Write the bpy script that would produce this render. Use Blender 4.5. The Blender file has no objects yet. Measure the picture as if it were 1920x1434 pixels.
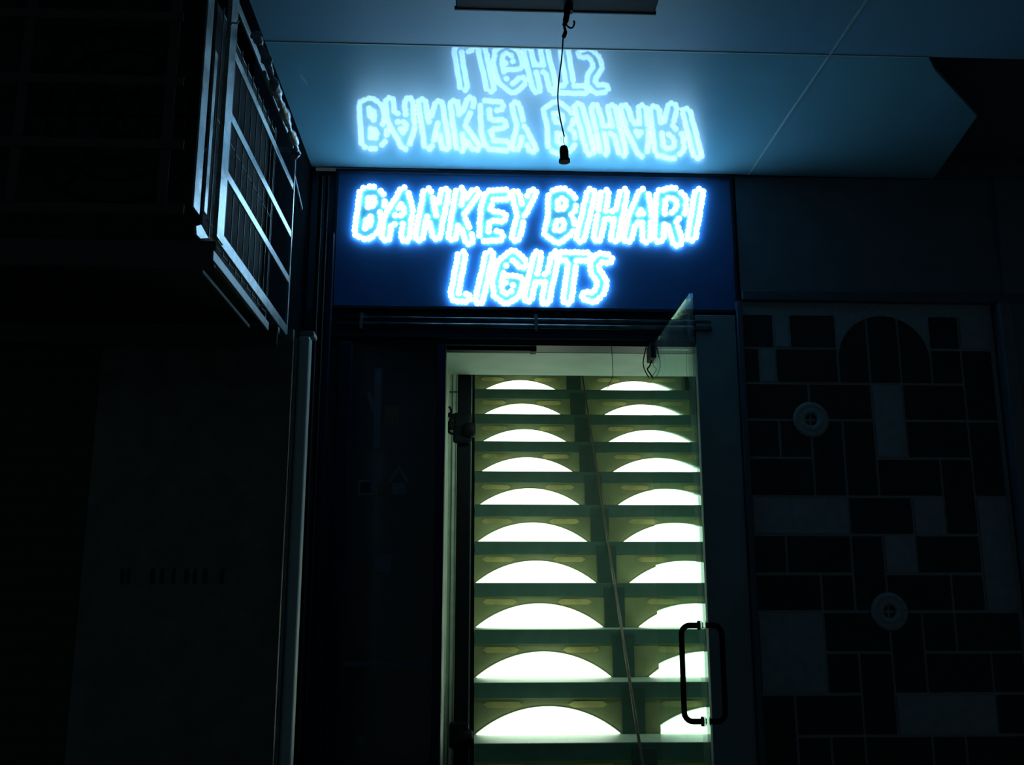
import bpy, bmesh, math, random
from mathutils import Vector, Matrix, Euler
random.seed(7)
C = bpy.context.scene.collection
sc = bpy.context.scene
R = math.radians

# ------------------------------------------------------------------ camera
FPX = 1800.0
CAM = Vector((0, 0, 1.4))
ROT = Euler((R(90 + 12.0), 0, R(-2.49)), 'XYZ').to_matrix()
cd = bpy.data.cameras.new('camera'); cam = bpy.data.objects.new('camera', cd); C.objects.link(cam)
cam.location = CAM; cam.rotation_euler = ROT.to_euler()
cd.sensor_width = 36; cd.lens = FPX / 1920 * 36; cd.clip_start = 0.02
sc.camera = cam

# ------------------------------------------------------------------ world, light, exposure
w = bpy.data.worlds.new('night'); sc.world = w; w.use_nodes = True
w.node_tree.nodes['Background'].inputs[0].default_value = (0.55, 0.85, 1.0, 1)
w.node_tree.nodes['Background'].inputs[1].default_value = 0.030
sc.view_settings.view_transform = 'Standard'; sc.view_settings.look = 'None'
sc.view_settings.exposure = 0.0; sc.view_settings.gamma = 1.0
sc.view_settings.use_curve_mapping = False
LED_STRENGTH = 7.6
LAMP_STRENGTH = 3.0
# unseen fill light, added to brighten the dark shelf edges of the rack
ld = bpy.data.lights.new('rack_fill', 'AREA'); ld.shape = 'RECTANGLE'; ld.size = 1.3; ld.size_y = 0.05
ld.energy = 3.2; ld.color = (0.72, 1.0, 0.82)
lo = bpy.data.objects.new('rack_fill', ld); C.objects.link(lo); lo.location = (0.75, 3.98, 2.22)
lo.rotation_euler = (R(28), 0, 0)

def ray(px, py):
    return ROT @ Vector(((px - 960) / FPX, -(py - 717) / FPX, -1))
def P(px, py, Y):                                # point seen at a pixel on the plane y = Y
    d = ray(px, py); return CAM + d * (Y / d.y)
def PZ(px, py, Z):
    d = ray(px, py); return CAM + d * ((Z - CAM.z) / d.z)
def PX(px, py, X):
    d = ray(px, py); return CAM + d * (X / d.x)

# ------------------------------------------------------------------ materials
def mat(name, col, rough=0.5, metal=0.0, spec=0.5, bump=0.0, scale=20.0, var=0.12, emit=None, es=0.0, coat=0.0, ior=1.5, stretch=None, coat_rough=0.05):
    m = bpy.data.materials.new(name); m.use_nodes = True
    nt = m.node_tree; b = nt.nodes['Principled BSDF']
    tc = nt.nodes.new('ShaderNodeTexCoord'); no = nt.nodes.new('ShaderNodeTexNoise')
    no.inputs['Scale'].default_value = scale; no.inputs['Detail'].default_value = 5
    mp = nt.nodes.new('ShaderNodeMapping'); nt.links.new(tc.outputs['Object'], mp.inputs[0])
    if stretch: mp.inputs['Scale'].default_value = stretch
    nt.links.new(mp.outputs[0], no.inputs['Vector'])
    cr = nt.nodes.new('ShaderNodeValToRGB')
    cr.color_ramp.elements[0].position = 0.3; cr.color_ramp.elements[1].position = 0.7
    cr.color_ramp.elements[0].color = tuple(max(0, c * (1 - var)) for c in col) + (1,)
    cr.color_ramp.elements[1].color = tuple(min(1, c * (1 + var)) for c in col) + (1,)
    nt.links.new(no.outputs['Fac'], cr.inputs[0]); nt.links.new(cr.outputs[0], b.inputs['Base Color'])
    b.inputs['Roughness'].default_value = rough; b.inputs['Metallic'].default_value = metal
    b.inputs['Specular IOR Level'].default_value = spec; b.inputs['IOR'].default_value = ior
    b.inputs['Coat Weight'].default_value = coat; b.inputs['Coat Roughness'].default_value = coat_rough
    if bump:
        bp = nt.nodes.new('ShaderNodeBump'); bp.inputs['Strength'].default_value = bump; bp.inputs['Distance'].default_value = 0.004
        nt.links.new(no.outputs['Fac'], bp.inputs['Height']); nt.links.new(bp.outputs[0], b.inputs['Normal'])
    if emit:
        b.inputs['Emission Color'].default_value = emit + (1,); b.inputs['Emission Strength'].default_value = es
    return m

def glass(name, tint, dirt=0.03):
    m = bpy.data.materials.new(name); m.use_nodes = True; nt = m.node_tree
    for n in list(nt.nodes): nt.nodes.remove(n)
    out = nt.nodes.new('ShaderNodeOutputMaterial'); tr = nt.nodes.new('ShaderNodeBsdfTransparent')
    tr.inputs[0].default_value = tint + (1,)
    gl = nt.nodes.new('ShaderNodeBsdfGlossy'); gl.inputs['Roughness'].default_value = 0.01
    gl.inputs[0].default_value = (0.85, 0.95, 0.92, 1)
    lw = nt.nodes.new('ShaderNodeLayerWeight'); lw.inputs[0].default_value = 0.5
    pw = nt.nodes.new('ShaderNodeMath'); pw.operation = 'POWER'; pw.inputs[1].default_value = 3.6
    nt.links.new(lw.outputs['Facing'], pw.inputs[0])
    ma = nt.nodes.new('ShaderNodeMath'); ma.operation = 'MULTIPLY_ADD'; ma.inputs[1].default_value = 0.8; ma.inputs[2].default_value = 0.04
    nt.links.new(pw.outputs[0], ma.inputs[0])
    mx = nt.nodes.new('ShaderNodeMixShader'); nt.links.new(ma.outputs[0], mx.inputs[0])
    nt.links.new(tr.outputs[0], mx.inputs[1]); nt.links.new(gl.outputs[0], mx.inputs[2])
    # smears: a thin film of grime on the pane
    df = nt.nodes.new('ShaderNodeBsdfDiffuse'); df.inputs[0].default_value = (0.5, 0.65, 0.65, 1)
    tc = nt.nodes.new('ShaderNodeTexCoord'); mp = nt.nodes.new('ShaderNodeMapping'); mp.inputs['Scale'].default_value = (30, 30, 4)
    no = nt.nodes.new('ShaderNodeTexNoise'); no.inputs['Scale'].default_value = 1.2; no.inputs['Detail'].default_value = 6
    nt.links.new(tc.outputs['Object'], mp.inputs[0]); nt.links.new(mp.outputs[0], no.inputs['Vector'])
    cr = nt.nodes.new('ShaderNodeValToRGB'); cr.color_ramp.elements[0].position = 0.45; cr.color_ramp.elements[0].color = (dirt * 0.5,) * 3 + (1,)
    cr.color_ramp.elements[1].position = 0.8; cr.color_ramp.elements[1].color = (dirt * 2.5,) * 3 + (1,)
    nt.links.new(no.outputs['Fac'], cr.inputs[0])
    m2 = nt.nodes.new('ShaderNodeMixShader'); nt.links.new(cr.outputs[0], m2.inputs[0])
    nt.links.new(mx.outputs[0], m2.inputs[1]); nt.links.new(df.outputs[0], m2.inputs[2])
    nt.links.new(m2.outputs[0], out.inputs[0])
    return m

M = {}
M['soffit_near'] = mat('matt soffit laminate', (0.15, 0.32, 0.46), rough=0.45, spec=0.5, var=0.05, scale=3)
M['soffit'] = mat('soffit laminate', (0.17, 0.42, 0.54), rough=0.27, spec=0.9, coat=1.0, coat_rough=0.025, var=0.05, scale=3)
M['soffit_dark'] = mat('dull soffit', (0.08, 0.10, 0.11), rough=0.7, var=0.1)
M['conduit'] = mat('dark conduit', (0.006, 0.009, 0.012), rough=0.8, spec=0.05)
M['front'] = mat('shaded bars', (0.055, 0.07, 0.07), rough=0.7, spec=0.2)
M['joint'] = mat('joint strip', (0.30, 0.45, 0.50), rough=0.4, spec=0.5)
M['board'] = mat('blue sign board', (0.028, 0.12, 0.33), rough=0.45, spec=0.25, var=0.06, scale=6)
M['board_frame'] = mat('sign frame', (0.010, 0.026, 0.055), rough=0.5, spec=0.2)
M['plate'] = mat('acrylic letter', (0.20, 0.62, 0.85), rough=0.35, var=0.03)
M['led'] = mat('led lens', (0.7, 0.9, 1.0), rough=0.4, emit=(0.42, 0.76, 1.0), es=LED_STRENGTH, var=0.0)
M['wall'] = mat('dark facade paint', (0.05, 0.085, 0.12), rough=0.6, bump=0.2, scale=40)
M['wall_plain'] = mat('plain fascia', (0.10, 0.14, 0.17), rough=0.55, bump=0.15, scale=12)
M['column'] = mat('column panel', (0.16, 0.22, 0.24), rough=0.55, scale=6)
M['grout'] = mat('pale tile bed', (0.24, 0.29, 0.31), rough=0.7, bump=0.3, scale=60)
M['tile'] = mat('dark tile', (0.022, 0.026, 0.028), rough=0.6, spec=0.3, scale=30, var=0.3)
M['tile_pale'] = mat('pale tile', (0.22, 0.27, 0.30), rough=0.6, scale=30)
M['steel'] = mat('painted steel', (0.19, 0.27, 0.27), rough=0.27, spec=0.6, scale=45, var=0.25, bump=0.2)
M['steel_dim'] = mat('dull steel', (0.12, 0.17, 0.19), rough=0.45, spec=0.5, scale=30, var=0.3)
M['chrome'] = mat('rail metal', (0.15, 0.21, 0.24), rough=0.3, metal=0.8, scale=18, var=0.5, bump=0.3)
M['wire'] = mat('guard wire', (0.16, 0.22, 0.23), rough=0.5)
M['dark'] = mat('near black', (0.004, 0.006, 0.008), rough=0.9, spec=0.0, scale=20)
M['body'] = mat('unit casing', (0.035, 0.042, 0.044), rough=0.8, spec=0.1)
M['black'] = mat('black plastic', (0.006, 0.008, 0.012), rough=0.6, spec=0.1)
M['pipe'] = mat('wrapped pipe', (0.16, 0.22, 0.30), rough=0.22, spec=0.8, bump=0.8, scale=60, var=0.5)
M['guide'] = mat('guide rail', (0.30, 0.42, 0.45), rough=0.4, scale=8)
M['shutter'] = mat('shutter steel', (0.055, 0.055, 0.050), rough=0.8, spec=0.1)
M['shelf'] = mat('green shelf edge', (0.075, 0.16, 0.13), rough=0.5, scale=15)
M['tread'] = mat('pale shelf top', (0.45, 0.60, 0.48), rough=0.45)
M['riser'] = mat('yellow riser', (0.30, 0.33, 0.16), rough=0.5, scale=5, var=0.25)
M['lamp'] = mat('lamp diffuser', (0.9, 1.0, 0.9), rough=0.4, emit=(0.80, 1.0, 0.78), es=LAMP_STRENGTH, var=0.0)
M['lamp_rim'] = mat('lamp rim', (0.5, 0.55, 0.35), rough=0.4)
M['rack_post'] = mat('rack divider', (0.05, 0.10, 0.085), rough=0.5)
M['strip'] = mat('yellow glow streak', (0.60, 0.52, 0.20), rough=0.5, scale=9, var=0.35)  # warm lamp reflection put into the colour
M['reveal'] = mat('pale reveal', (0.75, 0.85, 0.70), rough=0.5)
M['rail'] = mat('rail paint', (0.18, 0.16, 0.13), rough=0.4)
M['inner'] = mat('inner wall', (0.42, 0.52, 0.42), rough=0.6, scale=4, stretch=(6, 6, 0.6))
M['lintel'] = mat('lintel', (0.50, 0.62, 0.56), rough=0.6, scale=5)
M['glass'] = glass('door glass', (0.86, 0.95, 0.92), 0.03)
M['dark_glass'] = mat('dark shop glass', (0.03, 0.04, 0.05), rough=0.12, spec=0.6, scale=3)
M['poster'] = mat('paper', (0.12, 0.15, 0.17), rough=0.7)
M['poster_warm'] = mat('warm print', (0.16, 0.09, 0.05), rough=0.7)
M['floor'] = mat('pavement', (0.05, 0.05, 0.05), rough=0.8, bump=0.4, scale=30)
M['metal_panel'] = mat('sheet panel', (0.085, 0.10, 0.095), rough=0.32, spec=0.5, scale=14, var=0.35, bump=0.25)
M['ink'] = mat('dark lettering', (0.008, 0.008, 0.008), rough=0.6)

# ------------------------------------------------------------------ mesh helpers
def box(bm, x0, x1, y0, y1, z0, z1):
    v = [bm.verts.new(p) for p in ((x0,y0,z0),(x1,y0,z0),(x1,y1,z0),(x0,y1,z0),(x0,y0,z1),(x1,y0,z1),(x1,y1,z1),(x0,y1,z1))]
    for f in ((0,3,2,1),(4,5,6,7),(0,1,5,4),(1,2,6,5),(2,3,7,6),(3,0,4,7)):
        bm.faces.new([v[i] for i in f])
def B(*a):
    bm = bmesh.new(); box(bm, *a); return bm
def prism(bm, pts, off):                         # pts: list of Vector (planar), extruded by off
    a = [bm.verts.new(p) for p in pts]; b = [bm.verts.new(Vector(p) + Vector(off)) for p in pts]
    bm.faces.new(a); bm.faces.new(b[::-1]); n = len(pts)
    for i in range(n): bm.faces.new((a[i], b[i], b[(i+1) % n], a[(i+1) % n]))
def bar(bm, p, q, wd, th, side=None):            # flat bar from p to q
    p, q = Vector(p), Vector(q); d = (q - p).normalized()
    s = Vector(side) if side else Vector((0, 0, 1))
    if abs(d.dot(s)) > 0.95: s = Vector((0, 1, 0))
    u = d.cross(s).normalized(); v = u.cross(d).normalized()
    c = [(-1,-1),(1,-1),(1,1),(-1,1)]
    a = [bm.verts.new(p + u*th/2*i + v*wd/2*j) for i, j in c]; b = [bm.verts.new(q + u*th/2*i + v*wd/2*j) for i, j in c]
    bm.faces.new(a[::-1]); bm.faces.new(b)
    for i in range(4): bm.faces.new((a[i], a[(i+1)%4], b[(i+1)%4], b[i]))
def tube(bm, pts, r, seg=10, closed=False):
    pts = [Vector(p) for p in pts]; n = len(pts); rings = []
    up = None
    for i, p in enumerate(pts):
        if closed: d = (pts[(i+1) % n] - pts[i-1]).normalized()
        else: d = (pts[min(i+1, n-1)] - pts[max(i-1, 0)]).normalized()
        if up is None: up = Vector((0,0,1)) if abs(d.z) < 0.9 else Vector((1,0,0))
        u = d.cross(up).normalized(); v = u.cross(d).normalized(); up = v
        rr = r[i] if isinstance(r, (list, tuple)) else r
        rings.append([bm.verts.new(p + (u*math.cos(2*math.pi*k/seg) + v*math.sin(2*math.pi*k/seg)) * rr) for k in range(seg)])
    m = n if closed else n - 1
    for i in range(m):
        a, b = rings[i], rings[(i+1) % n]
        for k in range(seg): bm.faces.new((a[k], a[(k+1)%seg], b[(k+1)%seg], b[k]))
    if not closed:
        bm.faces.new(rings[0][::-1]); bm.faces.new(rings[-1])
def smooth_path(pts, n=8):                       # Catmull-Rom
    pts = [Vector(p) for p in pts]; out = []
    for i in range(len(pts)-1):
        p0 = pts[max(i-1,0)]; p1 = pts[i]; p2 = pts[i+1]; p3 = pts[min(i+2, len(pts)-1)]
        for k in range(n):
            t = k/n
            out.append(0.5*((2*p1)+(p2-p0)*t+(2*p0-5*p1+4*p2-p3)*t*t+(3*p1-p0-3*p2+p3)*t**3))
    out.append(pts[-1]); return out
def empty(name, loc, label=None, cat=None, group=None):
    o = bpy.data.objects.new(name, None); C.objects.link(o); o.location = loc; o.empty_display_size = 0.05
    tag(o, label, cat, group); return o
def tag(o, label=None, cat=None, group=None, kind=None):
    if label: o['label'] = label
    if cat: o['category'] = cat
    if group: o['group'] = group
    if kind: o['kind'] = kind
    return o
def worldloc(o):
    v = Vector((0,0,0))
    while o: v = v + o.location; o = o.parent
    return v
def obj(name, bm, m, parent=None, smooth=False, bevel=0.0, origin=None):
    bmesh.ops.recalc_face_normals(bm, faces=bm.faces)
    if origin is None:
        if parent is not None: origin = worldloc(parent)
        else:
            co = [v.co for v in bm.verts]
            origin = Vector(((min(c.x for c in co)+max(c.x for c in co))/2, (min(c.y for c in co)+max(c.y for c in co))/2, min(c.z for c in co)))
    origin = Vector(origin)
    for v in bm.verts: v.co -= origin
    me = bpy.data.meshes.new(name); bm.to_mesh(me); bm.free()
    if smooth: me.shade_smooth()
    me.materials.append(M[m]); o = bpy.data.objects.new(name, me); C.objects.link(o)
    if parent is not None:
        o.parent = parent; o.location = origin - worldloc(parent)
    else: o.location = origin
    if bevel:
        md = o.modifiers.new('bevel', 'BEVEL'); md.width = bevel; md.segments = 2; md.limit_method = 'ANGLE'
    return o
def struct(name, bm, m, parent=None, bevel=0.0):
    o = obj(name, bm, m, parent, bevel=bevel)
    if parent is None: o['kind'] = 'structure'
    return o

# ------------------------------------------------------------------ measures
F = 3.7                                          # facade plane
H = P(960, 321, F).z                             # soffit height
XL = P(585, 320, F).x                            # soffit left edge
ZD = P(960, 646, F).z                            # head of the doorway
XJL = P(833, 900, F).x; XJR = P(1314, 900, F).x
ZSB = P(960, 583, F).z                           # bottom of the sign
XSL = P(625, 450, F).x; XSR = P(1378, 450, F).x

# ------------------------------------------------------------------ floor
struct('floor', B(-3.2, 3.4, -0.8, F+0.1, -0.1, 0.0), 'floor')
struct('floor_shop', B(XL, 1.9, F+0.1, 8.0, -0.1, 0.1), 'floor')

# ------------------------------------------------------------------ front wall
bm = bmesh.new()
box(bm, XL-0.05, XSR, F+0.03, F+0.13, ZSB-0.005, H-0.001)         # behind the sign
box(bm, XSR, 3.1, F+0.03, F+0.13, 0.0, H+0.10)          # right of the door
box(bm, XJR, XSR, F+0.03, F+0.13, 0.0, ZSB-0.005)
box(bm, XL-0.05, P(640,900,F).x, F+0.03, F+0.13, 0.0, ZSB-0.005)
struct('wall_front', bm, 'wall')
# smooth fascia band above the tiles
zb = P(1600, 548, F).z
struct('trim_1', B(XSR+0.012, P(1905,450,F).x, F, F+0.03, zb, H-0.004), 'wall_plain')
bm = bmesh.new(); box(bm, XSR+0.012, P(1905,450,F).x, F-0.025, F+0.029, zb-0.045, zb-0.004)
struct('trim_2', bm, 'wall', bevel=0.004)
# plain column right of the doorway
struct('trim_3', B(XJR+0.002, P(1392,900,F).x, F-0.015, F+0.03, 0.0, ZSB-0.01), 'column', bevel=0.003)
x1 = P(1404, 900, F).x
struct('trim_4', B(P(1394,900,F).x, x1, F-0.03, F+0.03, 0.0, zb-0.05), 'wall', bevel=0.003)

# ------------------------------------------------------------------ tiled wall panel
def ty(row): return [80,182,287,397,511,627,742,859,973,1096,1221,1347,1470,1600][row] / 1.604 + 540
X0 = P(1409, 950, F).x; UX = (P(1848, 950, F).x - X0) / 7.3
TZ = [P(1550, ty(r), F).z for r in range(14)]
tw = obj('wall_right', B(X0-0.012, X0+UX*8.05+0.01, F+0.001, F+0.029, 0.0, zb-0.046), 'grout'); tw['kind'] = 'structure'
D, L = 'tile', 'tile_pale'
layout = [(0,0,1,1,D),(0,1,1.5,1,L),(0,1.5,3,1,D),(0,6,7,1,D),(0,7,8,1,L),
 (1,0,.5,1,D),(1,.5,1,1,L),(1,1,3,1,D),(1,6,7,1,D),(1,7,8,2,D),
 (2,0,2,1,D),(2,2,4,1,D),(2,4,5,2,L),(2,5,7,1,D),
 (3,0,1,1,D),(3,1,2,1,D),(3,2,3,2,D),(3,3,4,2,D),(3,5,7,1,D),(3,7,8,2,D),
 (4,0,2,1,D),(4,4,6,1,D),(4,6,7,2,D),
 (5,0,3,1,L),(5,3,5,1,D),(5,5,6,1,L),(5,7,8,3,L),
 (6,0,1,1,D),(6,1,3,1,D),(6,3,4,2,D),(6,4,5,1,L),(6,5,7,1,D),
 (7,0,2,1,D),(7,2,3,1,D),(7,4,6,1,D),(7,6,7,1,D),
 (8,0,2,2,L),(8,2,4,1,D),(8,4,5,2,D),(8,5,6,1,D),(8,6,8,1,D),
 (9,2,3,1,D),(9,3,4,2,D),(9,5,7,1,D),(9,7,8,1,D),
 (10,0,1,2,D),(10,1,3,1,D),(10,4,7,1,L),(10,7,8,1,D),
 (11,1,2,1,D),(11,2,3,1,D),(11,3,5,1,D),(11,5,6,1,D),(11,6,8,1,D),
 (12,0,2,1,D),(12,2,3,1,D),(12,3,5,1,D),(12,5,8,1,D)]
g = 0.0058
for (r, a, b, h, m) in layout:
    pr = 0.003 + random.uniform(0, 0.002)
    t = obj('tile', B(X0+a*UX+g, X0+b*UX-g, F-pr, F+0.002, TZ[min(r+h,13)]+g, TZ[r]-g), m, tw)
# arch of dark pieces over the fourth to sixth column
cx, cz, rad = X0+4.5*UX, TZ[1]-0.05, 1.47*UX
for (a, b) in ((3,4),(4,5),(5,6)):
    xa, xb = max(X0+a*UX+g, cx-rad), min(X0+b*UX-g, cx+rad)
    pts = [Vector((xb, F-0.0045, TZ[2]+g)), Vector((xa, F-0.0045, TZ[2]+g))]
    for k in range(9):
        x = xa + (xb-xa)*k/8; pts.append(Vector((x, F-0.0045, cz + math.sqrt(max(0, rad*rad-(x-cx)**2)))))
    bm = bmesh.new(); prism(bm, pts, (0, 0.006, 0)); obj('arched_tile', bm, 'tile', tw)
for (c, r) in ((2, 3), (4, 8)):                  # ring ornaments on the joints
    cc = Vector((X0+c*UX, F-0.010, TZ[r])); bm = bmesh.new()
    prof = [(0.024, 0.0), (0.030, -0.004), (0.046, -0.005), (0.050, -0.002), (0.054, -0.005), (0.068, -0.003), (0.072, 0.003), (0.072, 0.013), (0.024, 0.013)]
    n = 32; rings = []
    for k in range(n):
        a = 2*math.pi*k/n; rings.append([bm.verts.new(cc + Vector((math.cos(a)*q, d, math.sin(a)*q))) for q, d in prof])
    for k in range(n):
        for j in range(len(prof)):
            j2 = (j+1) % len(prof); bm.faces.new((rings[k][j], rings[(k+1)%n][j], rings[(k+1)%n][j2], rings[k][j2]))
    obj('ring_ornament', bm, 'grout', tw, smooth=True)
# pilaster at the far right
xa = X0+UX*8.05+0.02
struct('trim_5', B(xa, xa+0.05, F-0.05, F+0.03, 0.0, zb-0.05), 'wall_plain', bevel=0.004)
struct('trim_6', B(xa+0.055, xa+0.6, F-0.02, F+0.03, 0.0, H-0.004), 'wall_plain')

# ------------------------------------------------------------------ soffit
YS = PZ(1000, 90, H).y; XS = P(1401, 300, F).x
XE = PZ(1747, 102, H).x
ce = obj('ceiling', B(XL-0.02, XE+0.02, 1.3, YS-0.3, H+0.012, H+0.03), 'soffit_dark'); ce['kind'] = 'structure'
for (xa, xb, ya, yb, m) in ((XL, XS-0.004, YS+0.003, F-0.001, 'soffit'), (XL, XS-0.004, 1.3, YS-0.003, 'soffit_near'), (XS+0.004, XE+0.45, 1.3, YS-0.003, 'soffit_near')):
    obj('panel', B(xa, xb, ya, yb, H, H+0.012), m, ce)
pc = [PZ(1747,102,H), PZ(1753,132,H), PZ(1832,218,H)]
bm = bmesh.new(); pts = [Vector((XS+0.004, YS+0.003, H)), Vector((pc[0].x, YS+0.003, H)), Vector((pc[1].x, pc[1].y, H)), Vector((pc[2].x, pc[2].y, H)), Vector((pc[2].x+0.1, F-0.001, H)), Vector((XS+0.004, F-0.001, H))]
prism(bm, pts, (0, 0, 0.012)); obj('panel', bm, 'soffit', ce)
bm = bmesh.new(); box(bm, XL, XE, YS-0.003, YS+0.003, H-0.0015, H+0.011); obj('joint_strip', bm, 'joint', ce)
bm = bmesh.new(); box(bm, XS-0.004, XS+0.004, 1.3, F-0.001, H-0.001, H+0.011); obj('joint_strip', bm, 'joint', ce)
struct('ceiling_upper', B(-3.2, 3.3, -0.8, F+0.1, H+0.10, H+0.2), 'soffit_dark')
# downstand beam along the left edge
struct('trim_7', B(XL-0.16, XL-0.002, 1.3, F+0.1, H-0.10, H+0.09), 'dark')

# ------------------------------------------------------------------ sign
SG = empty('illuminated_sign', ((XSL+XSR)/2, F, ZSB), 'deep blue shop sign with glowing white dotted letters above the doorway', 'sign')
zt = H-0.006
obj('board', B(XSL+0.012, XSR-0.012, F, F+0.028, ZSB+0.012, zt-0.012), 'board', SG)
for a in ((XSL, XSR, ZSB, ZSB+0.014), (XSL, XSR, zt-0.014, zt)):
    obj('frame_bar', B(a[0], a[1], F-0.012, F+0.028, a[2], a[3]), 'board_frame', SG, bevel=0.002)
for a in ((XSL, XSL+0.014), (XSR-0.014, XSR)):
    obj('frame_bar', B(a[0], a[1], F-0.012, F+0.028, ZSB+0.015, zt-0.015), 'board_frame', SG, bevel=0.002)

def z7(*p): return [(x/5.333+640, y/5.333+330) for x, y in p]
def z8(*p): return [(x/5.515+1000, y/5.515+330) for x, y in p]
LETTERS = [
 ('B', 9.5, [z7((230,165),(215,300),(185,560)), z7((230,165),(300,150),(375,195),(390,270),(330,355)), z7((330,355),(350,440),(330,530),(250,585),(185,560)), z7((220,360),(330,355))]),
 ('A', 8.0, [z7((625,160),(540,300),(470,420),(445,600)), z7((630,160),(670,340),(640,610)), z7((480,440),(650,430))]),
 ('N', 7.5, [z7((860,160),(780,600)), z7((860,160),(950,590)), z7((950,590),(1035,165))]),
 ('K', 7.5, [z7((1185,155),(1110,600)), z7((1340,170),(1250,290),(1165,400)), z7((1190,400),(1240,520),(1280,640))]),
 ('E', 9.0, [z7((1650,185),(1490,190),(1440,320),(1425,580)), z7((1425,600),(1570,600)), z7((1440,390),(1600,410))]),
 ('Y', 7.5, [z7((1745,190),(1790,370)), z7((1910,175),(1800,380),(1745,605))]),
 ('B', 9.5, [z8((205,200),(205,400),(165,570)), z8((205,200),(300,175),(385,230),(390,320),(330,400)), z8((330,400),(375,480),(355,570),(250,640),(165,580)), z8((205,400),(330,400))]),
 ('I', 8.0, [z8((595,180),(490,635))]),
 ('H', 7.5, [z8((740,180),(665,630)), z8((930,175),(840,635)), z8((700,400),(880,400))]),
 ('A', 8.0, [z8((1130,180),(1040,400),(975,640)), z8((1145,180),(1180,400),(1165,640)), z8((1020,440),(1170,440))]),
 ('R', 9.0, [z8((1320,200),(1300,630)), z8((1320,195),(1440,165),(1530,240),(1530,350),(1440,440),(1310,440)), z8((1420,450),(1490,670))]),
 ('I', 8.0, [z8((1715,175),(1635,620))]),
 ('L', 7.5, [z7((1205,790),(1130,1180),(1150,1215),(1250,1215))]),
 ('I', 7.5, [z7((1480,785),(1380,1235))]),
 ('G', 8.5, [z7((1810,870),(1710,785),(1610,870),(1555,1050),(1570,1180),(1650,1230),(1740,1180),(1775,1050),(1680,1040))]),
 ('H', 7.5, [[(1008,479),(990,558)], [(1041,479),(1023,562)], [(1000,521),(1032,521)]]),
 ('T', 8.0, [[(1052,480),(1100,481)], [(1074,484),(1064,561)]]),
 ('S', 8.5, [z8((770,855),(690,845),(635,900),(640,990),(710,1080),(700,1180),(620,1255),(550,1240))]),
]
def seg_dist(p, a, b):
    ax, ay = a; bx, by = b; dx, dy = bx-ax, by-ay; l2 = dx*dx+dy*dy
    t = 0 if l2 == 0 else max(0, min(1, ((p[0]-ax)*dx+(p[1]-ay)*dy)/l2))
    return math.hypot(p[0]-ax-t*dx, p[1]-ay-t*dy)
def dome(bm, c, r):
    prev = None; top = bm.verts.new(c + Vector((0, -r*0.85, 0)))
    for j, (rr, d) in enumerate(((1.0, 0.0), (0.92, 0.35), (0.62, 0.68))):
        ring = [bm.verts.new(c + Vector((math.cos(k*math.pi/4)*r*rr, -r*d, math.sin(k*math.pi/4)*r*rr))) for k in range(8)]
        if prev:
            for k in range(8): bm.faces.new((prev[k], prev[(k+1)%8], ring[(k+1)%8], ring[k]))
        prev = ring
    for k in range(8): bm.faces.new((prev[k], prev[(k+1)%8], top))
YP = F-0.008
for ch, r, strokes in LETTERS:
    segs = [(s[i], s[i+1]) for s in strokes for i in range(len(s)-1)]
    bm = bmesh.new(); jit = 0
    for a, b in segs:                            # acrylic plate: a rounded piece along each stroke
        jit += 0.00015; ang = math.atan2(b[1]-a[1], b[0]-a[0]); pts = []
        for k in range(9):
            t = ang + math.pi/2 + math.pi*k/8; pts.append(P(a[0]+r*math.cos(t), a[1]+r*math.sin(t), YP-jit))
        for k in range(9):
            t = ang - math.pi/2 + math.pi*k/8; pts.append(P(b[0]+r*math.cos(t), b[1]+r*math.sin(t), YP-jit))
        prism(bm, pts, (0, 0.0079+jit, 0))
    lt = obj('letter', bm, 'plate', SG); lt['label'] = 'glowing white LED letter ' + ch
    cand = []
    for a, b in segs:
        ang = math.atan2(b[1]-a[1], b[0]-a[0]); ln = math.hypot(b[0]-a[0], b[1]-a[1]); nx, ny = -math.sin(ang), math.cos(ang)
        loop = [(a[0]+nx*r+(b[0]-a[0])*k/ln, a[1]+ny*r+(b[1]-a[1])*k/ln) for k in range(int(ln)+1)]
        loop += [(b[0]+r*math.cos(ang+math.pi/2-math.pi*k/20), b[1]+r*math.sin(ang+math.pi/2-math.pi*k/20)) for k in range(21)]
        loop += [(b[0]-nx*r-(b[0]-a[0])*k/ln, b[1]-ny*r-(b[1]-a[1])*k/ln) for k in range(int(ln)+1)]
        loop += [(a[0]+r*math.cos(ang-math.pi/2-math.pi*k/20), a[1]+r*math.sin(ang-math.pi/2-math.pi*k/20)) for k in range(21)]
        cand += loop
    keep = []
    for p in cand:
        if all(seg_dist(p, a, b) >= r-0.05 for a, b in segs) and all(math.hypot(p[0]-q[0], p[1]-q[1]) > 7.6 for q in keep):
            keep.append(p)
    bm = bmesh.new()
    for p in keep:
        dome(bm, P(p[0]+random.uniform(-.7,.7), p[1]+random.uniform(-.7,.7), YP-0.002), 0.0126)
    ob = obj('led_string', bm, 'led', lt, smooth=True)

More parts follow.
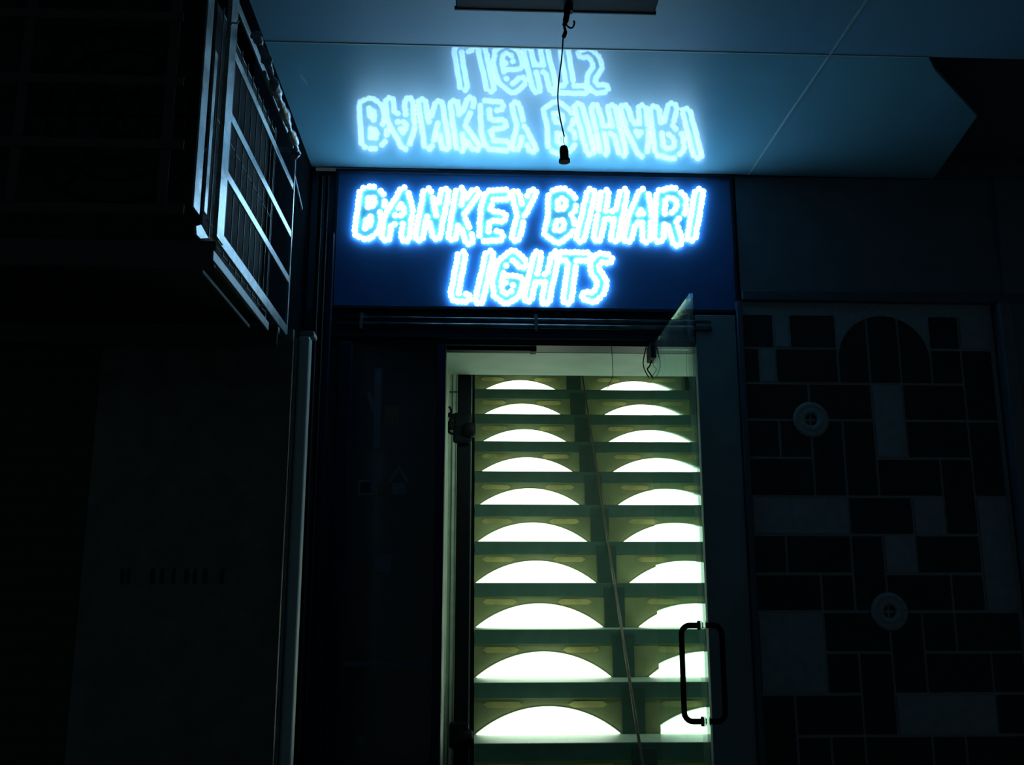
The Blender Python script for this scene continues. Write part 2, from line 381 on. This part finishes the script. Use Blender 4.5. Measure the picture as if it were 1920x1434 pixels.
# ------------------------------------------------------------------ rails and head under the sign
def zF(y): return P(960, y, F).z
hd = empty('shutter_rail_assembly', ((XSL+XSR)/2, F, ZD), 'dark metal rails of the shutter head running just below the blue sign', 'rail')
obj('head_panel', B(XL-0.03, XJR, F+0.01, F+0.12, ZD, ZSB-0.008), 'board_frame', hd)
for yy, rr, yo in ((600, 0.007, 0.012), (613, 0.010, 0.018)):
    bm = bmesh.new(); tube(bm, [(XSL+0.03, F-yo, zF(yy)), (XSR-0.12, F-yo, zF(yy)-0.002)], rr, 12); obj('rail', bm, 'chrome', hd, smooth=True)
for xx in (XSL+0.12, 0.25, XSR-0.22):
    obj('bracket', B(xx, xx+0.012, F-0.028, F+0.012, zF(622), zF(592)), 'steel_dim', hd)
obj('lower_lip', B(XL-0.03, XJR, F-0.01, F+0.01, zF(636), zF(626)), 'board_frame', hd, bevel=0.002)

# ------------------------------------------------------------------ left shop window and posts
struct('door_1', B(P(816,900,F).x, XJL, F-0.01, F+0.11, 0.0, ZD-0.002), 'board_frame', bevel=0.003)
wx0, wx1 = P(655,900,F).x, P(815,900,F).x
sw = obj('window_1', B(wx0, wx1, F+0.03, F+0.05, 0.0, ZD-0.004), 'dark_glass'); sw['kind'] = 'structure'
obj('glazing_bar', B(wx0, wx1, F+0.015, F+0.029, P(700,1250,F).z, P(700,1240,F).z), 'wall_plain', sw)
struct('trim_8', B(P(628,900,F).x, wx0-0.002, F-0.04, F+0.06, 0.0, ZD-0.004), 'board_frame', bevel=0.004)
struct('trim_9', B(P(600,900,F).x, P(612,900,F).x, F-0.06, F-0.03, 0.0, ZSB+0.3), 'board_frame', bevel=0.003)
def reflection_mark(pts, m, name='reflection_mark', parent=sw):  # faint reflections of posts and papers, set in the pane as coloured pieces
    bm = bmesh.new(); prism(bm, [P(x, y, F+0.028) for x, y in pts], (0, 0.0015, 0)); return obj(name, bm, m, parent)
reflection_mark([(703,690),(716,690),(712,840),(699,840)], 'poster')
reflection_mark([(688,735),(694,733),(705,770),(698,774)], 'poster')
reflection_mark([(722,760),(750,760),(748,795),(720,795)], 'poster_warm', 'print')
reflection_mark([(672,900),(700,900),(699,928),(671,928)], 'poster')
reflection_mark([(676,904),(696,904),(695,924),(675,924)], 'ink')
reflection_mark([(730,900),(748,872),(766,900),(762,904),(748,881),(734,904)], 'poster')
reflection_mark([(736,905),(760,905),(759,928),(735,928)], 'poster')
reflection_mark([(708,910),(722,910),(721,930),(707,930)], 'poster_warm', 'print')
reflection_mark([(702,1040),(734,1038),(732,1072),(700,1072)], 'poster')
reflection_mark([(668,1380),(684,1380),(683,1396),(667,1396)], 'poster')

# ------------------------------------------------------------------ interior shell
YI = F+0.13; YB = 4.26                            # lintel soffit runs from YI to YB
struct('ceiling_shop', B(XJL-0.04, 1.7, YI, YB, ZD+0.0, ZD+0.12), 'lintel')
struct('wall_shop_left', B(XJL-0.05, XJL-0.002, YI, 8.0, 0.1, 3.7), 'inner')
struct('wall_shop_right', B(1.62, 1.66, YI, 8.0, 0.1, 3.7), 'inner')
struct('wall_shop_back', B(XJL, 1.62, 7.4, 7.45, 0.1, 3.7), 'shelf')
struct('ceiling_high', B(XJL-0.05, 1.66, YB, 7.45, 3.7, 3.75), 'shelf')
struct('wall_shop_lintel', B(XJL, 1.62, YB, YB+0.03, ZD+0.12, 3.7), 'inner')
# pale reveal beside the folded door
rv = obj('wall_reveal', B(P(836,900,4.5).x, P(862,900,4.5).x, 4.5, 4.53, 0.1, 3.0), 'reveal'); rv['kind'] = 'structure'
for px, wd in ((846, .0035), (854, .003)):
    x = P(px, 900, 4.5).x; obj('groove_strip', B(x, x+wd, 4.494, 4.4995, 0.1, 3.0), 'rack_post', rv)
obj('cross_strip', B(P(837,900,4.49).x, P(856,900,4.49).x, 4.488, 4.4935, P(845,736,4.49).z, P(845,733,4.49).z), 'rack_post', rv)

# ------------------------------------------------------------------ tiered rack with its lamps
Y0, Z0 = 4.10, P(1000, 1393, 4.10).z
Y9, Z9 = 6.30, P(1000, 730, 6.30).z
DY, DZ = (Y9-Y0)/9, (Z9-Z0)/9
xa0, xa1, xb0, xb1 = 0.0, 0.665, 0.765, 1.50     # bays
XR0 = P(882, 900, 4.28).x + 0.0245
rk = empty('tiered_rack', (0.75, Y0-DY, 0.1), 'steep rack of dark green stepped shelves rising behind the doorway', 'rack')
HF = 0.066
for i in range(-1, 11):
    y, z = Y0+DY*i, Z0+DZ*i
    if i >= 0: obj('shelf_edge', B(XR0, xb1, y-0.006, y+0.012, z-HF, z), 'shelf', rk, bevel=0.002)
    obj('shelf', B(XR0, xb1, y+0.013, y+DY-0.001, z-0.018, z-0.001), 'tread', rk)
    obj('back_panel', B(XR0, xb1, y+DY, y+DY+0.01, z, z+DZ-HF+0.02), 'riser', rk)
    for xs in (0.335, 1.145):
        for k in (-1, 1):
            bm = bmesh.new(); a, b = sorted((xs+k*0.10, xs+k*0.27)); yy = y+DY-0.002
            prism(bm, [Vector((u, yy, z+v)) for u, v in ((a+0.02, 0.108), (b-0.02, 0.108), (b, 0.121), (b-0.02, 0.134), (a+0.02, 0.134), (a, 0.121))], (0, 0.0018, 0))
            obj('glow_streak', bm, 'strip', rk)  # blurred warm reflection streaks above the lamps, put in as flat yellow pieces
    obj('bay_divider', B(xa1, xb0, y+DY-0.012, y+DY-0.001, z, z+DZ-0.022), 'rack_post', rk)
bm = bmesh.new(); tube(bm, [(0.685, Y0-DY-0.03, Z0-DZ), (0.765, Y9+DY-0.03, Z9+DZ)], 0.0065, 10)
obj('slope_rail', bm, 'rail', rk, smooth=True)
for x in (XR0, xb1-0.03): obj('base_leg', B(x, x+0.03, Y0-DY+0.02, Y0-DY+0.05, 0.1, Z0-DZ-0.02), 'rack_post', rk)
ords = ['lowest', 'second lowest', 'third lowest', 'fourth lowest', 'fifth lowest', 'fifth from the top', 'fourth from the top', 'third from the top', 'second from the top', 'topmost']
def lamp(cx, y, z, label):
    t = empty('half_moon_lamp', (cx, y, z), label, 'lamp', 'half-moon lamps on the tiered rack')
    chord, sag = 0.312, 0.113
    rd = (chord*chord+sag*sag)/(2*sag); a = math.asin(chord/rd); n = 24
    outer = [(rd*math.sin(-a+2*a*k/n), rd*math.cos(-a+2*a*k/n)-rd+sag) for k in range(n+1)]
    bm = bmesh.new()                             # bulged diffuser
    rows = []
    for s, d in ((1.0, 0.0), (0.97, 0.010), (0.86, 0.020), (0.6, 0.028), (0.2, 0.031)):
        rows.append([bm.verts.new(Vector((cx+u*s, y-0.004-d, z+max(0.001, v*s)))) for u, v in outer])
    for i in range(len(rows)-1):
        for k in range(n): bm.faces.new((rows[i][k], rows[i][k+1], rows[i+1][k+1], rows[i+1][k]))
    bmesh.ops.contextual_create(bm, geom=[v for v in rows[-1]])
    obj('diffuser', bm, 'lamp', t, smooth=True)
    bm = bmesh.new(); prism(bm, [Vector((cx+u*1.015, y-0.004, z+v*1.02+0.0005)) for u, v in outer], (0, 0.0038, 0))
    obj('back_plate', bm, 'lamp_rim', t)
    return t
first = lamp(0, 0, 0, 'x')
done = [first]
XR1 = XR0
def place_lamp(cx, y, z, label):
    if done:
        r = done.pop()
    else:
        r = first.copy(); C.objects.link(r)
        for ch in first.children:
            c = ch.copy(); C.objects.link(c); c.parent = r
    r.location = (cx, y, z); r['label'] = label
for i in range(10):
    y, z = Y0+DY*(i+1), Z0+DZ*i
    place_lamp(0.345, y, z, 'glowing half-moon lamp in the rack\'s left bay, ' + ords[i] + ' tier')
    place_lamp(1.145, y, z, 'glowing half-moon lamp behind the glass door, right bay, ' + ords[i] + ' tier')

# ------------------------------------------------------------------ folded inner door leaf with latches
YL = 4.28
fl = empty('inner_door_leaf', (P(866,1000,YL).x, YL, 0.1), 'dark folded inner door leaf seen edge-on beside the lit rack', 'door')
fx0, fx1 = P(856,900,YL).x, P(882,900,YL).x
obj('stile', B(fx0, fx1, YL, YL+0.04, 0.1, ZD+0.11), 'black', fl, bevel=0.004)
obj('edge_strip', B(fx1+0.0005, fx1+0.005, YL+0.008, YL+0.03, 0.1, ZD+0.11), 'steel', fl)
for (yy0, yy1, lab) in ((775, 832, None), (1352, 1402, None)):
    zc0, zc1 = P(870,yy1,YL).z, P(870,yy0,YL).z; zm = (zc0+zc1)/2
    lb = obj('latch_box', B(fx0-0.018, fx1+0.004, YL-0.03, YL-0.001, zc0, zc1), 'black', fl, bevel=0.012)
    bm = bmesh.new(); tube(bm, [(fx1-0.03, YL-0.025, zm-0.01), (fx1+0.008, YL-0.025, zm-0.01), (fx1+0.021, YL-0.025, zm-0.01)], [0.028, 0.036, 0.026], 16)
    obj('knob', bm, 'black', lb, smooth=True)
bm = bmesh.new()
cpt = lambda x, y: P(x, y, YL-0.03)
tube(bm, smooth_path([cpt(862,800), cpt(850,795), cpt(843,778), cpt(838,786), cpt(841,798), cpt(846,772), cpt(842,762)]), 0.005, 8)
tube(bm, smooth_path([cpt(856,812), cpt(845,812), cpt(839,802), cpt(847,786), cpt(852,776)]), 0.006, 8)
tube(bm, [cpt(846,806), cpt(843,790)], 0.011, 8); tube(bm, [cpt(846,780), cpt(842,774)], 0.010, 8)
obj('wire_loop', bm, 'black', fl, smooth=True)

# dark closer arm under the lintel
ZC = ZD-0.001
ca = empty('door_closer', (0.0, YI+0.05, ZC), 'slim black door closer bar under the pale lintel', 'closer')
c0, c1 = PZ(836,657,ZC-0.012), PZ(1005,657,ZC-0.012)
obj('bar', B(c0.x, c1.x, c0.y-0.02, c0.y+0.03, ZC-0.014, ZC), 'black', ca, bevel=0.003)
obj('end_cap', B(c1.x-0.02, c1.x+0.002, c0.y-0.023, c0.y+0.033, ZC-0.017, ZC+0.001), 'black', ca, bevel=0.002)

# ------------------------------------------------------------------ glass door, swung open
ZG = ZD-0.012
hx = P(1221, 652, F).x
best = min((abs(P(1296, 549, y/1000).z-ZG), y/1000) for y in range(2000, 3690, 2)); YFREE = best[1]; fxx = P(1296, 549, YFREE).x
gd = empty('glass_door', (hx, F, 0.12), 'clear frameless glass door swung outward in front of the right bay', 'door')
hp, fp = Vector((hx, F+0.02, 0)), Vector((fxx, YFREE, 0)); dd = (fp-hp).normalized(); nn = Vector((-dd.y, dd.x, 0))
bm = bmesh.new(); o5 = nn*0.005
prism(bm, [Vector((p.x, p.y, 0.12)) for p in (hp-o5, fp-o5, fp+o5, hp+o5)], (0, 0, ZG-0.12)); pane = obj('pane', bm, 'glass', gd, origin=(hx, F, 0.12))
# top and bottom pivot patches
def patch(z0, z1, ln):
    bm = bmesh.new(); o = nn*0.016
    prism(bm, [Vector((p.x, p.y, z0)) for p in (hp-o, hp+dd*ln-o, hp+dd*ln+o, hp+o)], (0, 0, z1-z0)); return obj('pivot_patch', bm, 'black', gd, bevel=0.003)
patch(ZG-0.055, ZG+0.008, 0.10); patch(0.11, 0.17, 0.16)
# pair of D handles through the pane
hz0 = P(1325, 1352, YFREE+0.05).z; hz1 = P(1320, 1172, YFREE+0.05).z
best = fp - dd*0.045
for s, lab in ((-1, None), (1, None)):
    o = nn*s; reach = 0.062
    a = Vector((best.x, best.y, hz1)); b = Vector((best.x, best.y, hz0))
    rr = 0.026; pts = [a + o*0.005, a + o*(reach-rr)]
    for k in range(1, 6):
        t = math.pi/2*k/5; pts.append(a + o*(reach-rr+rr*math.sin(t)) + Vector((0,0,-rr+rr*math.cos(t))))
    for k in range(0, 6):
        t = math.pi/2*k/5; pts.append(b + o*(reach-rr+rr*math.cos(t)) + Vector((0,0,rr-rr*math.sin(t))))
    pts.append(b + o*0.005)
    bm = bmesh.new(); tube(bm, pts, 0.0085, 12)
    h = obj('handle', bm, 'dark', gd, smooth=True)
    for z in (hz0, hz1):
        bm = bmesh.new(); c = Vector((best.x, best.y, z)); tube(bm, [c+o*0.005, c+o*0.011], 0.014, 14); obj('rosette', bm, 'dark', h)
# fixed pane right of the pivot
struct('window_2', B(hx+0.03, XJR, F+0.05, F+0.058, 0.1, ZD-0.001), 'glass')
# wires dangling at the pivot
def wire(path, r, label, Yp):
    bm = bmesh.new(); tube(bm, smooth_path([P(x, y, Yp) for x, y in path]), r, 8); o = obj('loose_wire', bm, 'black', smooth=True)
    return tag(o, label, 'wire')
wire([(1214,640),(1208,666),(1206,682),(1210,696),(1217,708)], 0.0022, 'thin black wire looping down beside the top pivot of the glass door', F-0.03)
wire([(1222,640),(1224,660),(1219,684),(1214,692),(1220,702),(1226,712)], 0.0028, 'thicker black wire hanging in front of the top pivot patch', F-0.03)
wire([(1146,640),(1149,700),(1143,718),(1138,730)], 0.0013, 'hair-thin wire hanging over the right bay of lamps', F+0.02)

# ------------------------------------------------------------------ lamp holder hanging over the pavement, from a dark box
YX = PZ(1040, 21, H-0.06).y
bx0, bx1 = PZ(855, 21, H-0.06).x, PZ(1229, 21, H-0.06).x
hb = empty('hanging_sign_box', ((bx0+bx1)/2, YX, H-0.06), 'flat black box fixed under the soffit at the top edge', 'box')
obj('casing', B(bx0, bx1, YX-0.45, YX, H-0.06, H-0.004), 'black', hb, bevel=0.004)
obj('rim', B(bx0-0.004, bx1+0.004, YX-0.002, YX+0.004, H-0.062, H-0.052), 'black', hb)
obj('mounting_plate', B(bx0+0.05, bx1-0.05, YX-0.40, YX-0.05, H-0.004, H-0.0002), 'black', hb)
obj('bracket_pin', B(P(1057,0,YX).x, P(1072,0,YX).x, YX-0.03, YX-0.01, H-0.075, H-0.059), 'black', hb)
YW = YX-0.02
W = lambda x, y: P(x, y, YW)
pl = empty('pendant_lamp_holder', W(1060, 14), 'black lamp holder hanging on a thin cord in front of the sign', 'lamp holder')
bm = bmesh.new(); tube(bm, smooth_path([W(1064,10), W(1063,26), W(1060,42), W(1058,48), W(1060,60), W(1056,71)], 4), [0.010]*4+[0.009]*4+[0.0065]*4+[0.004]*4+[0.006]*4+[0.003], 10); obj('cord_knot', bm, 'black', pl, smooth=True)
bm = bmesh.new(); tube(bm, smooth_path([W(1061,46), W(1068,52), W(1074,51), W(1077,44), W(1076,39)], 5), 0.0026, 8); obj('hook', bm, 'black', pl, smooth=True)
bm = bmesh.new(); tube(bm, smooth_path([W(1056,70), W(1053,110), W(1048,150), W(1046,185), W(1050,220), W(1058,256)], 8), 0.0021, 8); obj('cord', bm, 'black', pl, smooth=True)
bm = bmesh.new(); tube(bm, [W(1057,254), W(1056,264), W(1059,272)], 0.0010, 6); obj('bare_wire', bm, 'steel', pl)
bm = bmesh.new(); c = W(1057,276)
pp = [W(1057,274.5), W(1057,278), W(1057.5,284), W(1058,296), W(1058.3,299), W(1058.5,304)]
tube(bm, pp, [0.0088,0.0112,0.0125,0.0120,0.0155,0.0158], 18); obj('socket', bm, 'black', pl, smooth=False)

# ------------------------------------------------------------------ left neighbour: wall, shutter, guide rail
YN = 2.62
XN = P(541, 900, YN).x
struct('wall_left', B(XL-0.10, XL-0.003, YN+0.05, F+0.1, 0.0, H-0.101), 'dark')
sp0, sp1 = P(160,1000,YN).x, P(540,1000,YN).x
sheet = obj('sheet_panel', B(sp0, sp1-0.012, YN, YN+0.02, 0.0, P(400,615,YN).z), 'metal_panel')
tag(sheet, 'dark scuffed sheet metal panel below the cage, between shutter and guide rail', 'panel')
for k, (x, wd) in enumerate(((226,7),(238,6),(282,9),(300,8),(322,7),(345,10),(362,7),(380,9),(412,9))):
    bm = bmesh.new(); prism(bm, [P(x,1068,YN-0.001), P(x+wd,1064,YN-0.001), P(x+wd-1,1092,YN-0.001), P(x-1,1096,YN-0.001)], (0,0.001,0)); obj('reflected_stroke', bm, 'ink', sheet)  # small reflections in the glossy panel, put in as dark strokes
sh = empty('rolling_shutter', ((-2.9+sp0)/2, YN+0.03, 0.0), 'closed dark rolling shutter of horizontal slats at the far left', 'shutter')
sl0 = None; zz = 0.0
zmax = P(80,600,YN).z
while zz < zmax:
    if sl0 is None:
        bm = bmesh.new(); n = 6; pts = []
        for k in range(n+1):
            a = math.pi*k/n; pts.append(Vector((-2.9, YN+0.03-0.012*math.sin(a), zz+0.002+0.0565*k/n)))
        pts += [Vector((-2.9, YN+0.04, zz+0.0585)), Vector((-2.9, YN+0.04, zz+0.002))]
        prism(bm, pts, (sp0-0.004+2.9, 0, 0)); sl0 = obj('slat', bm, 'shutter', sh)
    else:
        c = sl0.copy(); C.objects.link(c); c.location.z = zz
    zz += 0.056
# header wall above the shutter, behind the cage
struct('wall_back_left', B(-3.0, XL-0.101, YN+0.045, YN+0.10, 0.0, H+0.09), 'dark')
gr = empty('guide_rail', (P(560,900,YN).x, YN, 0.0), 'pale vertical shutter guide rail with rounded top, left of the shop front', 'rail')
zt = P(565,632,YN).z
bm = bmesh.new(); xg0, xg1 = P(549,900,YN).x, P(571,900,YN).x
box(bm, xg0, xg1, YN-0.02, YN+0.03, 0.0, zt); obj('channel', bm, 'guide', gr, bevel=0.008)
obj('lip', B(xg0-0.008, xg0-0.0005, YN-0.028, YN+0.03, 0.0, zt-0.01), 'steel_dim', gr, bevel=0.002)
obj('top_bracket', B(xg0, xg1+0.008, YN, YN+0.06, zt+0.004, zt+0.018), 'steel_dim', gr, bevel=0.003)
# vertical conduits on the return wall, lit by the sign
for k, (px, Y, rr, lab) in enumerate(((577, 3.05, 0.007, 'thin dark conduit on the return wall nearest the cage'), (590, 3.3, 0.006, 'thin dark conduit on the return wall nearest the blue sign'))):
    x = P(px, 900, Y).x; bm = bmesh.new(); tube(bm, [(x, Y, 0.0), (x, Y, P(590,330,Y).z)], rr, 10)
    tag(obj('conduit', bm, 'conduit', smooth=True), lab, 'pipe')

# ------------------------------------------------------------------ air conditioner cage
YC2 = 2.58
XC = P(543, 480, YC2).x
YC1 = PX(407, 412, XC).y
cg = empty('guard_cage', (XC-0.45, (YC1+YC2)/2, P(402,425,YC1).z), 'pale steel guard cage projecting from the left wall around an air conditioner', 'cage')
def cb(a, b, wd, th, side=(0,0,1), name='bar', m='steel'):
    bm = bmesh.new(); bar(bm, a, b, wd, th, side); return obj(name, bm, m, cg, bevel=0.001)
zt1 = H-0.12
zb1 = P(406, 418, YC1).z
levels = []
for (y1, y2) in ((52,376), (172,459), (283,542)):
    levels.append(P(0, y2, YC2).z)
def zz_at(px, py, Y): return P(px, py, Y).z
rows = [((430,52),(544,372)), ((419,173),(543,458)), ((413,283),(541,544))]
for (a, b) in rows:
    za, zb_ = P(a[0], a[1], YC1).z, P(b[0], b[1], YC2).z; zm = (za+zb_)/2
    cb((XC, YC1+0.008, zm), (XC, YC2, zm), 0.020, 0.004, name='side_bar')
zbot = (P(403,420,YC1).z + P(541,632,YC2).z)/2
ztop = (P(470,50,PX(470,50,XC).y).z + P(549,296,YC2).z)/2
cb((XC, YC1+0.006, zbot), (XC, YC2, zbot), 0.028, 0.005, name='bottom_bar')
cb((XC, YC1+0.006, ztop), (XC, YC2, ztop), 0.021, 0.005, name='top_bar')
cb((XC+0.001, YC1+0.012, zbot-0.012), (XC+0.001, YC1+0.012, ztop+0.25), 0.052, 0.009, side=(0,1,0), name='corner_post')
cb((XC, YC2+0.004, zbot-0.010), (XC, YC2+0.004, ztop+0.01), 0.012, 0.006, side=(0,1,0), name='corner_post')
# left pair of uprights on the front face
for (px, wd, pyb, pyt) in ((364, 0.045, 392, -60), (381, 0.022, 396, 92)):
    x = P(px, pyb, YC1).x
    cb((x, YC1+0.01, P(px,pyb,YC1).z), (x, YC1+0.01, P(px,pyt,YC1).z), wd, 0.004, side=(0,1,0), name='front_upright')
# bright corner gusset
xg = P(367,432,YC1).x; bm = bmesh.new(); prism(bm, [PX(a, b, xg) for a, b in ((368,424),(377,421),(382,430),(391,446),(376,447),(369,440))], (-0.005, 0, 0)); obj('corner_gusset', bm, 'steel', cg)
# front grille frame
XF = XC-1.0
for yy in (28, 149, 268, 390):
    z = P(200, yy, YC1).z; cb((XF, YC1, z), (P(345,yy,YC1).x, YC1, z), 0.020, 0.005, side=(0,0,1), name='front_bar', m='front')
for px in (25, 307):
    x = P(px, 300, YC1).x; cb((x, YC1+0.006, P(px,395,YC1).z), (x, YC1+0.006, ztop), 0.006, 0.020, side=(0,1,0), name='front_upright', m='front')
# floor frame of the cage, two rails seen from below
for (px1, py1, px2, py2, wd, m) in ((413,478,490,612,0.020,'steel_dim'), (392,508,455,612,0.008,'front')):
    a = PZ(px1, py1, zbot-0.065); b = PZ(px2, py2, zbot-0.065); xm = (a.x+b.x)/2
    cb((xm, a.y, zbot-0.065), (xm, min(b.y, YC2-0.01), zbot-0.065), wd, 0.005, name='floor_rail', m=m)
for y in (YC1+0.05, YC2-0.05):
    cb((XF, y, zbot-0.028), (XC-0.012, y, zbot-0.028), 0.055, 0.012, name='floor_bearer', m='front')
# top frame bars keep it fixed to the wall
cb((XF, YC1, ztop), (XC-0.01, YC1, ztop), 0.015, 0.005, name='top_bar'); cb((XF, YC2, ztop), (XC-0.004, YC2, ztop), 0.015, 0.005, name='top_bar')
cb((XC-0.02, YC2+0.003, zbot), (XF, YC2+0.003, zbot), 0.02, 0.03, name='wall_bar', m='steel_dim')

# the unit inside
ay0, ay1 = YC1+0.08, PX(505, 400, XC-0.05).y
ax1 = XC-0.055; ax0 = ax1-0.85; az0 = zbot+0.001; az1 = az0+0.58
ac = empty('air_conditioner', ((ax0+ax1)/2, (ay0+ay1)/2, az0), 'dark outdoor air conditioning unit with wire coil guard inside the steel cage', 'air conditioner')
obj('casing', B(ax0, ax1, ay0, ay1, az0, az1), 'body', ac, bevel=0.01)
for k in range(11):
    y = ay0+0.012 + (ay1-ay0-0.024)*k/10; bm = bmesh.new(); tube(bm, [(ax1+0.014, y, az0+0.02), (ax1+0.014, y, az1-0.02)], 0.0016, 6); obj('guard_wire', bm, 'wire', ac)
for z in (az0+0.03, az0+0.06, az0+0.30, az1-0.03):
    bm = bmesh.new(); tube(bm, [(ax1+0.011, ay0+0.005, z), (ax1+0.011, ay1-0.005, z)], 0.0018, 6); obj('guard_wire', bm, 'wire', ac)
bm = bmesh.new(); bar(bm, (ax1+0.006, ay1-0.008, az0+0.01), (ax1+0.006, ay1-0.008, az1-0.01), 0.010, 0.012, (0,1,0)); obj('guard_edge', bm, 'steel_dim', ac)
fc = Vector((P(215, 330, ay0).x, ay0-0.008, az0+0.29))
for r in (0.05, 0.10, 0.15, 0.20):
    bm = bmesh.new(); tube(bm, [fc + Vector((r*math.cos(t*math.pi/20), 0, r*math.sin(t*math.pi/20))) for t in range(40)], 0.003, 6, closed=True); obj('fan_guard_ring', bm, 'black', ac, smooth=True)
for k in range(3):
    bm = bmesh.new(); t = k*math.pi/3; v = Vector((math.cos(t), 0, math.sin(t)))*0.2; tube(bm, [fc-v+Vector((0,0.004,0)), fc+v+Vector((0,0.004,0))], 0.003, 6); obj('fan_guard_spoke', bm, 'black', ac)

# wrapped pipe bundle on the right of the cage top
def q(px, py, dx=0.03): return PX(px, py, XC+0.018+dx)
bm = bmesh.new(); path = smooth_path([q(478,62,.012), q(490,88,.02), q(503,120,.03), q(515,160,.035), q(528,195,.035), q(540,232,.03), q(551,262,.025), q(556,282,.015), q(551,297,.008)], 5)
tube(bm, path, [0.009+0.0035*math.sin(i*0.9)+0.002*math.sin(i*2.3) for i in range(len(path))], 12)
tag(obj('wrapped_pipe', bm, 'pipe', smooth=True), 'lumpy wrapped pipe bundle running along the outer top edge of the cage', 'pipe')
bm = bmesh.new(); path = smooth_path([q(495,135,.008), q(508,165,.012), q(520,188,.014), q(524,200,.010)], 5); tube(bm, path, 0.005, 8)
tag(obj('cable', bm, 'pipe', smooth=True), 'short slack cable curving under the wrapped pipe at the cage top', 'cable')
bm = bmesh.new(); tube(bm, smooth_path([P(430,49,YC1-0.012), P(437,43,YC1-0.015), P(444,44,YC1-0.012), P(448,38,YC1-0.012)], 4), 0.0018, 8)
tag(obj('tie_wire', bm, 'steel', smooth=True), 'short pale twist of wire at the top of the cage corner post', 'wire')
bm = bmesh.new(); q1 = PX(566, 392, XL+0.003); bar(bm, PX(552,330,XL+0.003), q1, 0.012, 0.006); tag(obj('stay_rod', bm, 'guide'), 'short slanted pale stay just behind the far edge of the cage', 'bracket')
